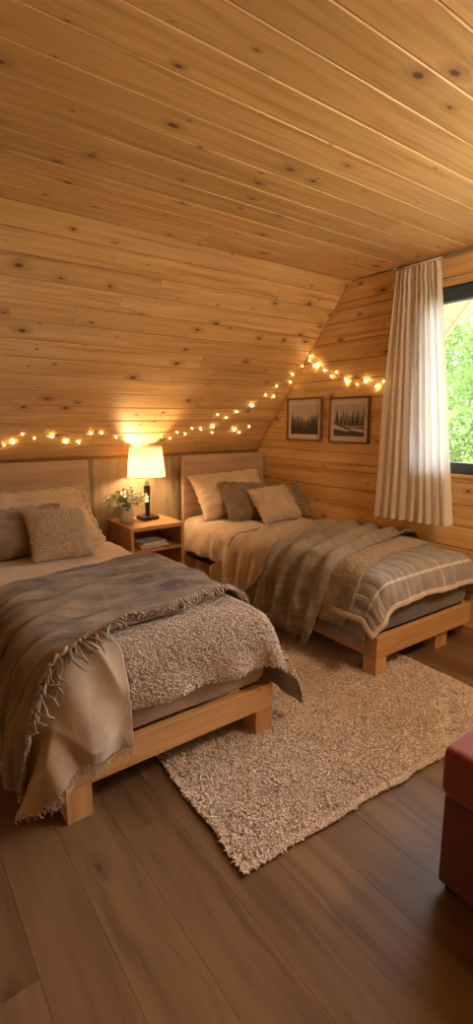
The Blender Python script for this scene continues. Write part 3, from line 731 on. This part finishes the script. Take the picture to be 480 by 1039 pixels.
pillow('pillow', 'dark brown pillow cut by the left edge of the photo', 'pillow', (.36, 3.40, zt + .005), 12, 52, 0, .50, .40, .15, M['grey_pillow'], 3, wr=.006)
pillow('cushion', 'fluffy cream square cushion in front on the left bed', 'cushion', (.955, 3.15, zt + .015), -2, 52, -3, .38, .40, .16, M['fur'], 4, fur=13000)
pillow('pillow', 'large cream pillow leaning on the right headboard', 'pillow', (2.76, 3.70, zt + .005), -4, 36, 3, .78, .47, .19, M['cream_pillow'], 5, wr=.006)
pillow('cushion', 'taupe grey cushion left of the small beige one on the right bed', 'cushion', (2.74, 3.47, zt + .005), -8, 40, -4, .50, .40, .16, M['grey_pillow'], 6, wr=.006)
pillow('cushion', 'striped grey-beige cushion against the window wall on the right bed', 'cushion', (3.09, 3.36, zt + .005), -14, 44, 0, .40, .37, .14, M['striped'], 7, wr=.005)
pillow('cushion', 'small plain beige square cushion in front on the right bed', 'cushion', (2.90, 3.25, zt + .01), -6, 44, 4, .42, .37, .15, M['beige_pillow'], 8, wr=.005)

# ------------------------------------------------------------------ nightstand and what is on it
NX0, NX1, NY0, NY1, NZ = 1.635, 2.125, 3.66, 4.12, .645
t = thing('nightstand', 'open-shelf wooden nightstand between the two beds', 'nightstand', (0, 0, 0))
box('top', (NX0, NX1, NY0, NY1, NZ - .035, NZ), M['stand'], t, 'x')
box('side_panel', (NX0, NX0 + .03, NY0 + .002, NY1, 0, NZ - .0355), M['stand'], t, 'z')
box('side_panel', (NX1 - .03, NX1, NY0 + .002, NY1, 0, NZ - .0355), M['stand'], t, 'z')
box('back_panel', (NX0 + .0305, NX1 - .0305, NY1 - .015, NY1, .03, NZ - .036), M['stand'], t, 'x', .001)
box('shelf', (NX0 + .0305, NX1 - .0305, NY0 + .004, NY1 - .0155, .425, .45), M['stand'], t, 'x')
box('shelf', (NX0 + .0305, NX1 - .0305, NY0 + .004, NY1 - .0155, .06, .085), M['stand'], t, 'x')
for k, (w, d, h, z, rz, lb) in enumerate([(.27, .21, .013, .451, 4, 'bottom magazine of the three on the nightstand shelf'), (.25, .19, .012, .4645, -3, 'middle magazine of the three on the nightstand shelf'), (.23, .175, .014, .477, 6, 'top magazine of the three on the nightstand shelf')]):
    b = thing('magazine', lb, 'magazine', (1.87, 3.81, z), math.radians(rz), 'magazines on the nightstand shelf')
    box('pages', (-w / 2 + .002, w / 2 - .002, -d / 2 + .002, d / 2 - .002, .0015, h - .0015), M['paper'], b, 'x', 0)
    box('cover', (-w / 2, w / 2, -d / 2, d / 2, 0, .0014), M['cover'], b, 'x', 0); box('cover', (-w / 2, w / 2, -d / 2, d / 2, h - .0014, h), [M['cover'], M['mat'], M['paper']][k], b, 'x', 0)
# lamp
lx, ly = 1.93, 3.95
t = thing('table_lamp', 'table lamp with cream drum shade and dark tapered base, lit', 'lamp', (lx, ly, NZ))
box('base', (-.075, .075, -.075, .075, 0, .030), M['black'], t, 'x', .004)
V = [(sx * r, sy * r, z) for (r, z) in ((.017, .03), (.014, .06), (.022, .292), (.022, .295)) for sx, sy in ((-1, -1), (1, -1), (1, 1), (-1, 1))]
F = [(0, 3, 2, 1), (12, 13, 14, 15)] + [(j * 4 + i, j * 4 + (i + 1) % 4, j * 4 + 4 + (i + 1) % 4, j * 4 + 4 + i) for j in range(3) for i in range(4)]
bevel(mesh_obj('stem', V, F, M['black'], t), .002)
lathe('collar', [(.0, .295), (.018, .295), (.020, .303), (.013, .312), (.017, .322), (.017, .332), (.008, .338), (.008, .372), (.014, .375), (.014, .41), (0, .41)], M['brass'], t)
bb = lathe('bulb', [(0, .41), (.013, .413), (.028, .445), (.031, .465), (.024, .487), (0, .498)], M['lampbulb'], t, n=20)
sh = lathe('lamp_shade', [(.163, .376), (.136, .628)], M['shade'], t, n=72)
for r, z in ((.163, .377), (.136, .627)):
    v, f = tube_vf([(r * math.cos(2 * PI * i / 48), r * math.sin(2 * PI * i / 48), z) for i in range(49)], .0028, 6)
    mesh_obj('shade_rim', v, f, M['hem'], t, smooth=True)
A = Acc()
for k in range(3):
    a = 2 * PI * k / 3; v, f = tube_vf([(.012 * math.cos(a), .012 * math.sin(a), .372), (.14 * math.cos(a), .14 * math.sin(a), .60)], .0015, 5)
    A.add(v, f)
mesh_obj('harp', A.V, A.F, M['brass'], t, smooth=True)
# vase and flowers
vx, vy = 1.715, 3.93
t = thing('vase', 'small round off-white ceramic vase beside the lamp', 'vase', (vx, vy, NZ))
lathe('body', [(0, .001), (.042, .001), (.050, .008), (.068, .045), (.070, .075), (.060, .108), (.048, .124), (.046, .134), (.050, .140), (.045, .140), (.041, .132), (.043, .12), (.055, .10), (.05, .03), (0, .02)], M['vase'], t)
t = thing('flower_bouquet', 'bunch of small white flowers with green leaves in the vase', 'flowers', (vx, vy, NZ + .03))
def leafshape(L, w, K=5):
    V = []; F = []
    for k in range(K + 1):
        q = k / K; ww = w * math.sin(PI * min(.97, q * .93 + .05)) ** .8
        V += [(-ww, L * q, .12 * L * math.sin(q * PI) + .15 * ww), (0, L * q, .12 * L * math.sin(q * PI)), (ww, L * q, .12 * L * math.sin(q * PI) + .15 * ww)]
    for k in range(K): b = k * 3; F += [(b, b + 1, b + 4, b + 3), (b + 1, b + 2, b + 5, b + 4)]
    return [Vector(v) for v in V], F
# one blossom mesh: two rings of cupped petals
A = Acc()
for ring, (npet, tilt, L) in enumerate(((6, 28, .030), (5, 58, .022))):
    for k in range(npet):
        V, F = leafshape(L, .0105); R = Matrix.Rotation(2 * PI * k / npet + ring * .5, 4, 'Z') @ Matrix.Rotation(math.radians(tilt), 4, 'X')
        A.add([R @ v for v in V], F)
cen = Acc()
me_b = mesh_obj('blossom', A.V, A.F, M['petal'], t, smooth=True)
blo = me_b; first = True; st = Acc(); lf = Acc(); rf = random.Random(5)
for k in range(52):
    th = rf.uniform(0, 2 * PI); q = math.sqrt(rf.random()); R0 = .18 * q
    top = Vector((R0 * math.cos(th), R0 * math.sin(th) * .85, .20 + .055 * math.cos(q * PI / 2) * rf.uniform(.5, 1.2) - .05 * q * q + rf.uniform(-.03, .015)))
    b0 = Vector((rf.uniform(-.02, .02), rf.uniform(-.02, .02), .0))
    v, f = tube_vf([b0, Vector((b0.x * .6 + top.x * .12, b0.y * .6 + top.y * .12, .10)), top * .6 + Vector((0, 0, .09)), top], .0015, 5); st.add(v, f)
    o = blo if first else blo.copy()
    if not first: C.objects.link(o)
    first = False
    o.location = top; o.rotation_euler = (rf.uniform(-.7, .7) - top.y * 3, rf.uniform(-.7, .7) + top.x * 3, rf.uniform(0, 6)); o.scale = (1,) * 3 if False else (rf.uniform(.95, 1.45),) * 3
for k in range(90):
    th = rf.uniform(0, 2 * PI); q = math.sqrt(rf.random()); R0 = .15 * q
    p = Vector((R0 * math.cos(th), R0 * math.sin(th) * .85, rf.uniform(.12, .22) - .04 * q))
    V, F = leafshape(rf.uniform(.035, .06), rf.uniform(.009, .014)); R = Matrix.Translation(p) @ Matrix.Rotation(th - PI / 2 + rf.uniform(-.8, .8), 4, 'Z') @ Matrix.Rotation(rf.uniform(-.5, .7), 4, 'X')
    lf.add([R @ v for v in V], F)
mesh_obj('stems', st.V, st.F, M['leaf'], t, smooth=True); mesh_obj('foliage', lf.V, lf.F, M['leaf'], t, smooth=True)

# ------------------------------------------------------------------ rug
RUGP = Matrix.Translation((.868, 1.145, 0)) @ Matrix.Rotation(math.radians(-3.5), 4, 'Z')
RW, RL = 1.74, 2.25
t = thing('shaggy_rug', 'shaggy cream pile rug on the floor between the beds', 'rug', (0, 0, 0)); t.matrix_world = RUGP
na, nb = 60, 80; a, b = np.meshgrid(np.linspace(0, 1, na), np.linspace(0, 1, nb)); a = a.ravel(); b = b.ravel()
def rug_xy(a, b):
    x = a * RW + .018 * (fbm(b * 9, a * 2 + 4, 3) - .45) * 2 * (np.abs(a - .5) * 2) ** 4; y = b * RL + .02 * (fbm(a * 9, b * 2, 3) - .45) * 2 * (np.abs(b - .5) * 2) ** 4
    return x, y
x, y = rug_xy(a, b); zr = .010 + .006 * fbm(x * 12, y * 12, 3)
i = np.arange(na * nb).reshape(nb, na); F = np.stack([i[:-1, :-1], i[:-1, 1:], i[1:, 1:], i[1:, :-1]], -1).reshape(-1, 4)
o = mesh_obj('backing', np.stack([x, y, zr], -1), F, M['rug_base'], t, uv=np.stack([x, y], -1), smooth=True); m = o.modifiers.new('t', 'SOLIDIFY'); m.thickness = .009; m.offset = -1
n = 100000; a = rs.rand(n); b = rs.rand(n); 
a[:2500] = np.where(rs.rand(2500) < .5, rs.rand(2500) * .012, 1 - rs.rand(2500) * .012); b[2500:5000] = rs.rand(2500) * .012
x, y = rug_xy(a, b); P0 = np.stack([x, y, np.full(n, .008)], -1)
lean = np.stack([fbm(x * 14, y * 14, 2) - .45, fbm(x * 14 + 50, y * 14, 2) - .45], -1) * 2.6 + rs.normal(0, .5, (n, 2))
oute = np.stack([np.where(a > .985, 1., np.where(a < .015, -1., 0)), np.where(b < .015, -1., 0)], -1); L_edge = np.where(np.abs(oute).sum(1) > 0, .6, 1.0)[:, None]
L = rs.uniform(.011, .018, n)[:, None]; cu = rs.normal(0, .9, (n, 2)); L = L * L_edge; K = 4; paths = np.zeros((n, K, 3))
for k in range(K):
    q = k / (K - 1); h = np.cos(np.minimum(np.hypot(*lean.T), 1.25) * q)[:, None]
    paths[:, k, :2] = P0[:, :2] + (lean * .85 * q + cu * q * q * .5) * L; paths[:, k, 2] = P0[:, 2] + (L * q * h)[:, 0]
paths[..., 2] = np.maximum(paths[..., 2], .004)
VV, FF = strands(paths, np.array([.0028, .0032, .0030, .0018]), 3)
o = mesh_obj('pile', VV, FF, M['rug_pile'], t, uv=np.repeat(np.stack([x, y], -1) + rs.rand(n, 2) * .12, K * 3, 0), smooth=True); o['kind'] = 'stuff'

# ------------------------------------------------------------------ curtain and rod
def cur(u, v):
    """u 0..1 across (from window side to corner side), v 0..1 down"""
    top0, top1, bot0, bot1 = 2.10, 2.44, 1.865, 2.49
    y = (top0 + (top1 - top0) * u) * (1 - v) + (bot0 + (bot1 - bot0) * u) * v
    y = y + .02 * np.sin(v * PI) * (u - .5)
    ph = u * 2 * PI * 8.5 + 7 * fbm(u * 3.1, v * 1.3, 2)
    amp = .011 + .019 * v
    x = XR - .085 + amp * np.sin(ph) + .010 * np.sin(ph * 2.3 + 1.2) * (1 - v * .6) - .02 * v
    y = y + .012 * np.cos(ph) * (.4 + v)
    pleat = np.exp(-((v - .045) / .02) ** 2); x = x + pleat * .006 * np.sin(u * 190)
    z = 2.545 - v * (2.545 - .785 - .0 * u) + .010 * np.sin(ph) * v - .02 * u * v
    return x, y, z
nu, nv = 260, 120; a, b = np.meshgrid(np.linspace(0, 1, nu), np.linspace(0, 1, nv)); a = a.ravel(); b = b.ravel(); x, y, z = cur(a, b)
i = np.arange(nu * nv).reshape(nv, nu); F = np.stack([i[:-1, :-1], i[:-1, 1:], i[1:, 1:], i[1:, :-1]], -1).reshape(-1, 4)
t = thing('curtain', 'sheer off-white gathered curtain hanging beside the window', 'curtain', (0, 0, 0))
mesh_obj('panel', np.stack([x, y, z], -1), F, M['curtain'], t, uv=np.stack([a * 1.1, b * 1.8], -1), smooth=True)
bb_ = b > .982
k = int(nv * .97); x, y, z = (q.reshape(nv, nu) for q in (x, y, z))
hv = np.stack([x[k:], y[k:], z[k:]], -1).reshape(-1, 3); kk = nv - k; i = np.arange(kk * nu).reshape(kk, nu)
hv[:, 0] -= .0015; F = np.stack([i[:-1, :-1], i[:-1, 1:], i[1:, 1:], i[1:, :-1]], -1).reshape(-1, 4)
mesh_obj('hem', hv, F, M['curtain'], t, uv=hv[:, 1:], smooth=True)
t = thing('curtain_rod', 'pale curtain rail fixed above the window below the ceiling', 'curtain rod', (0, 0, 0))
tube('rail', [(XR - .085, -1.1, 2.56), (XR - .085, 2.06, 2.56)], .016, M['rod'], t, 14)
tube('thin_rail', [(XR - .085, 2.06, 2.56), (XR - .085, 2.50, 2.56)], .007, M['rod'], t, 10)
for yy in (-.9, .3, 1.3, 2.46): box('bracket', (XR - .09, XR, yy - .008, yy + .008, 2.553, 2.575), M['rod'], t, 'x', .002)

# ------------------------------------------------------------------ pictures
def picture(y0, y1, z0, z1, label, seed):
    t = thing('framed_picture', label, 'picture', (XR, (y0 + y1) / 2, (z0 + z1) / 2), 0, 'forest pictures on the window wall')
    W, H = (y1 - y0), (z1 - z0); fx = -.022; f = .016; A = Acc(); uvs = []
    for bx, g in (((fx, -.001, -W / 2, W / 2, H / 2 - f, H / 2), 'y'), ((fx, -.001, -W / 2, W / 2, -H / 2, -H / 2 + f), 'y'), ((fx, -.001, -W / 2, -W / 2 + f, -H / 2 + f, H / 2 - f), 'z'), ((fx, -.001, W / 2 - f, W / 2, -H / 2 + f, H / 2 - f), 'z')):
        v, ff, w = box_vf(*bx, grain=g); A.add(v, ff); uvs += w
    bevel(mesh_obj('frame', A.V, A.F, M['pic_frame'], t, uv=uvs, rnd=[.5] * len(A.F)), .002)
    mesh_obj('mat', *box_vf(-.008, -.0015, -W / 2 + f, W / 2 - f, -H / 2 + f, H / 2 - f)[:2], M['mat'], t)
    # print: sky, hazy hills, spruces, foreground; flat ink shapes on the paper, layered 0.1 mm apart
    r = random.Random(seed); mw, mh = W / 2 - f - .036, H / 2 - f - .045
    cols = [(.50, .47, .43), (.36, .34, .31), (.20, .19, .18), (.075, .075, .072), (.045, .045, .043), (.58, .54, .50)]
    mats = []
    for k, c in enumerate(cols):
        key = 'ink_%d' % k
        if key not in M: M[key] = plain('print_ink', c, .8)
        mats.append(M[key])
    V = []; F = []; mi = []
    def poly(pts, layer, m):
        b = len(V)
        for (a_, c_) in pts: V.append((-.0086 - layer * .0001, -a_, c_))        # a_ grows to the right as seen from the room
        F.append(tuple(range(b, b + len(pts)))); mi.append(m)
    cl = lambda a_: max(-mw, min(mw, a_)); cv = lambda c_: max(-mh, min(mh, c_))
    poly([(-mw, -mh), (mw, -mh), (mw, mh), (-mw, mh)], 0, 0)
    if seed == 1: hills = [(.05, .35, 1), (-.25, .2, 2)]
    else: hills = [(.25, .25, 1), (-.15, .2, 1)]
    for L_, (h0, hv_, m) in enumerate(hills):
        N_ = 14; pts = [(-mw, -mh)] + [(mw, -mh)] + [(mw - 2 * mw * k / N_, cv(mh * (h0 + hv_ * math.sin(k * .7 + seed + L_ * 2) * .5 + r.uniform(-.04, .04)))) for k in range(N_ + 1)]
        poly(pts, 1 + L_, m)
    nt = 15
    for k in range(nt):
        a0 = -mw + 2 * mw * (k + .5) / nt + r.uniform(-.004, .004); base = -mh * (.55 if seed == 1 else .35)
        edge = abs(a0) / mw; hh = mh * ((.5 + .55 * edge) if seed == 1 else (.5 + .5 * math.sin(k * 1.9) ** 2)) * r.uniform(.8, 1.15); ww = hh * .22; m = 3 if seed == 1 else (3 if k % 2 else 2)
        for j in range(4):
            zb = base + hh * (j * .22); w_ = ww * (1 - j * .22); zt_ = min(zb + hh * .40, mh)
            poly([(cl(a0 - w_), zb), (cl(a0 + w_), zb), (cl(a0), zt_)], 3 + j + (k % 2) * 4, m)
    if seed == 1: poly([(-mw, -mh), (mw, -mh), (mw, -mh * .45), (0, -mh * .58), (-mw, -mh * .42)], 12, 4)
    else:
        poly([(-mw, -mh), (mw, -mh), (mw, -mh * .4), (.2 * mw, -mh * .55), (-mw, -mh * .2)], 12, 3)
        poly([(-mw, -mh * .55), (-mw, -mh * .25), (0, -mh * .62), (mw, -mh * .75), (mw, -mh * .55), (.3 * mw, -mh * .5), (0, -mh * .72)], 13, 5)
    o = mesh_obj('print', V, F, mats, t)
    for p, m in zip(o.data.polygons, mi): p.material_index = m
picture(3.205, 3.665, 1.308, 1.700, 'left framed forest print on the window wall, dark spruces under pale sky', 1)
picture(2.680, 3.118, 1.303, 1.690, 'right framed forest print nearest the curtain, spruces above a pale slope', 2)

# ------------------------------------------------------------------ string lights
BULBS = [(0.824,4.027,1.314),(0.883,4.009,1.335),(0.944,3.959,1.393),(1.033,3.986,1.361),(1.162,3.975,1.374),(1.277,4.014,1.328),(1.381,4.02,1.322),(1.463,3.96,1.392),(1.548,3.957,1.394),(1.687,3.991,1.355),(1.79,3.986,1.361),(1.902,3.995,1.351),(1.976,3.974,1.375),(2.108,3.991,1.355),(2.2,4.008,1.336),(2.251,3.963,1.388),(2.339,3.976,1.373),(2.387,3.934,1.422),(2.487,3.942,1.412),(2.602,3.92,1.437),(2.628,3.968,1.382),(2.595,3.828,1.544),(2.708,3.85,1.518),(2.868,3.946,1.407),(2.793,3.804,1.571),(2.945,3.972,1.378),(3.028,3.923,1.434),(2.931,3.754,1.629),(3.028,3.673,1.723),(3.131,3.682,1.713),(3.1,3.605,1.802),(3.238,3.571,1.841),(3.209,3.514,1.906),(3.271,3.453,1.978),(3.285,3.369,2.057),(3.285,3.38,2.02),(3.285,3.316,1.972),(3.285,3.268,1.98),(3.285,3.195,1.923),(3.285,3.111,1.869),(3.285,3.056,1.899),(3.285,2.954,1.835),(3.285,2.932,1.818),(3.285,2.825,1.785),(3.285,2.741,1.811),(3.285,2.706,1.816),(3.285,2.625,1.759),(3.285,2.562,1.792)]
BIG = {1, 4, 5, 19, 27, 37, 42, 44, 46, 36, 23}
t = thing('string_lights', 'warm fairy lights strung along the sloped wall and over the pictures', 'string lights', (0, 0, 0))
left = [(XL + .3 + .2 * k, 4.0 - .02 * (k % 2), 1.34 + .03 * (k % 2)) for k in range(10) if XL + .3 + .2 * k < .75]
allb = left + BULBS
pts = []
for k, p in enumerate(allb):
    p = Vector(p); pts.append(p)
    if k + 1 < len(allb):
        q = Vector(allb[k + 1]); mm = (p + q) / 2
        if p.x < 3.28: mm = mm + sl * random.uniform(-.018, .012)
        else: mm = mm + Vector((0, 0, random.uniform(-.022, .01)))
        pts.append(mm)
fine = []
for k in range(len(pts) - 1):
    p0, p1, p2, p3 = pts[max(k - 1, 0)], pts[k], pts[k + 1], pts[min(k + 2, len(pts) - 1)]
    for q in (0, .33, .66): fine.append(.5 * ((2 * p1) + (p2 - p0) * q + (2 * p0 - 5 * p1 + 4 * p2 - p3) * q * q + (3 * p1 - p0 - 3 * p2 + p3) * q ** 3))
tube('wire', fine, .0011, M['wire'], t, 5)
bme = lathe('bulb', [(0, -.009), (.004, -.0085), (.0065, -.004), (.0075, .001), (.006, .006), (.003, .0095), (0, .011)], M['bulb'], t, n=12)
for k, p in enumerate(allb):
    o = bme if k == 0 else bme.copy()
    if k: C.objects.link(o)
    o.location = p; sc_ = (1.0 if (k - len(left)) in BIG else random.uniform(.42, .65)); o.scale = (sc_,) * 3; o.rotation_euler = (random.uniform(-1, 1), random.uniform(-1, 1), 0)

# ------------------------------------------------------------------ red footstool at the right edge
t = thing('footstool', 'dark red upholstered footstool cut off at the lower right edge', 'footstool', (1.335, .75, 0), 0)
def soft(name, b, r, mat, seg=5):
    V, F, UV = box_vf(*b); bm = bmesh.new(); vs = [bm.verts.new(v) for v in V]
    for f in F: bm.faces.new([vs[i] for i in f])
    bmesh.ops.bevel(bm, geom=bm.edges[:], offset=r, segments=seg, affect='EDGES', profile=.55)
    me = bpy.data.meshes.new(name); bm.to_mesh(me); bm.free(); l = me.uv_layers.new(name='UVMap')
    for i, lp in enumerate(me.loops): c = me.vertices[lp.vertex_index].co; l.data[i].uv = (c.x + c.y, c.z + c.y)
    me.polygons.foreach_set('use_smooth', np.ones(len(me.polygons), dtype=bool)); me.materials.append(mat)
    o = bpy.data.objects.new(name, me); C.objects.link(o); o.parent = t; return o
soft('seat_cushion', (0, .60, -.60, 0, .345, .515), .03, M['red'])
soft('base', (.012, .588, -.588, -.012, .03, .347), .012, M['red_dark'], 3)
for x_, y_ in ((.03, -.07), (.53, -.07), (.03, -.57), (.53, -.57)): box('leg', (x_, x_ + .04, y_, y_ + .04, 0, .031), M['black'], t, 'z')

# trimmings belong to the piece they are sewn to
HOST = ('throw_cloth', 'blanket_cloth', 'quilt_cloth', 'cloth', 'cover', 'lamp_shade', 'panel', 'backing', 'body')
for o in list(C.objects):
    if o.parent and o.parent.parent is None and o.name.split('.')[0] in ('fringe', 'side_fringe', 'knotted_edge', 'hem', 'pile', 'piping', 'ruffle', 'fur', 'shade_rim'):
        for h in o.parent.children:
            if h.name.split('.')[0] in HOST and h is not o: o.parent = h; break

# ------------------------------------------------------------------ light
def light(kind, name, loc, energy, col, **kw):
    l = bpy.data.lights.new(name, kind); l.energy = energy; l.color = col
    for k, v in kw.items(): setattr(l, k, v)
    o = bpy.data.objects.new(name, l); C.objects.link(o); o.location = loc; return o
light('POINT', 'lamp_light', (lx, ly, NZ + .45), 31, (1, .60, .29), shadow_soft_size=.05)
fill_ = light('POINT', 'unseen_fill_light', (2.55, .25, 2.15), 66, (1, .74, .47), shadow_soft_size=.16)  # added warm fill without any fixture, brightens ceiling, gable and right bed
sun = light('SUN', 'sun', (0, 0, 8), 6.0, (1, .93, .80), angle=math.radians(1.5)); sun.rotation_euler = Vector((.72, .35, -.62)).to_track_quat('-Z', 'Y').to_euler()
po = light('AREA', 'window_portal', (XR + .12, (WY0 + WY1) / 2, (WZ0 + WZ1) / 2), 1, (1, 1, 1), shape='RECTANGLE', size=WY1 - WY0, size_y=WZ1 - WZ0)
po.rotation_euler = Vector((-1, 0, 0)).to_track_quat('-Z', 'Z').to_euler(); po.data.cycles.is_portal = True
w = bpy.data.worlds.new('sky'); bpy.context.scene.world = w; w.use_nodes = True; bg = w.node_tree.nodes['Background']
bg.inputs[0].default_value = (.86, .93, 1, 1); bg.inputs[1].default_value = 10.0

# ------------------------------------------------------------------ camera
cam = bpy.data.cameras.new('camera'); co = bpy.data.objects.new('camera', cam); C.objects.link(co)
cxx, cyy, hor, xv, yv = 240., 519.5, 426., 948., -140.
f = math.sqrt((xv - cxx) * (cxx - yv) - (cyy - hor) ** 2)
X = Vector((xv - cxx, hor - cyy, f)).normalized(); Y = Vector((yv - cxx, hor - cyy, f)).normalized(); Z = X.cross(Y)
R = Matrix((X, Y, Z))                       # rows: world axes in camera terms
right, down, fwd = R.col[0], R.col[1], R.col[2]
mw_ = Matrix((right, -down, -fwd)).transposed().to_4x4(); mw_.translation = Vector((0, 0, 1.5)); co.matrix_world = mw_
cam.sensor_fit = 'HORIZONTAL'; cam.sensor_width = 36; cam.lens = f / 480 * 36; cam.clip_start = .02
sc = bpy.context.scene; sc.camera = co
sc.view_settings.view_transform = 'Standard'; sc.view_settings.look = 'None'; sc.view_settings.gamma = 1; sc.view_settings.use_curve_mapping = False
sc.view_settings.exposure = 0.56
try:
    sc.cycles.use_denoising = True; sc.cycles.max_bounces = 10; sc.cycles.diffuse_bounces = 6; sc.cycles.transparent_max_bounces = 16; sc.cycles.sample_clamp_indirect = 6
except Exception: pass
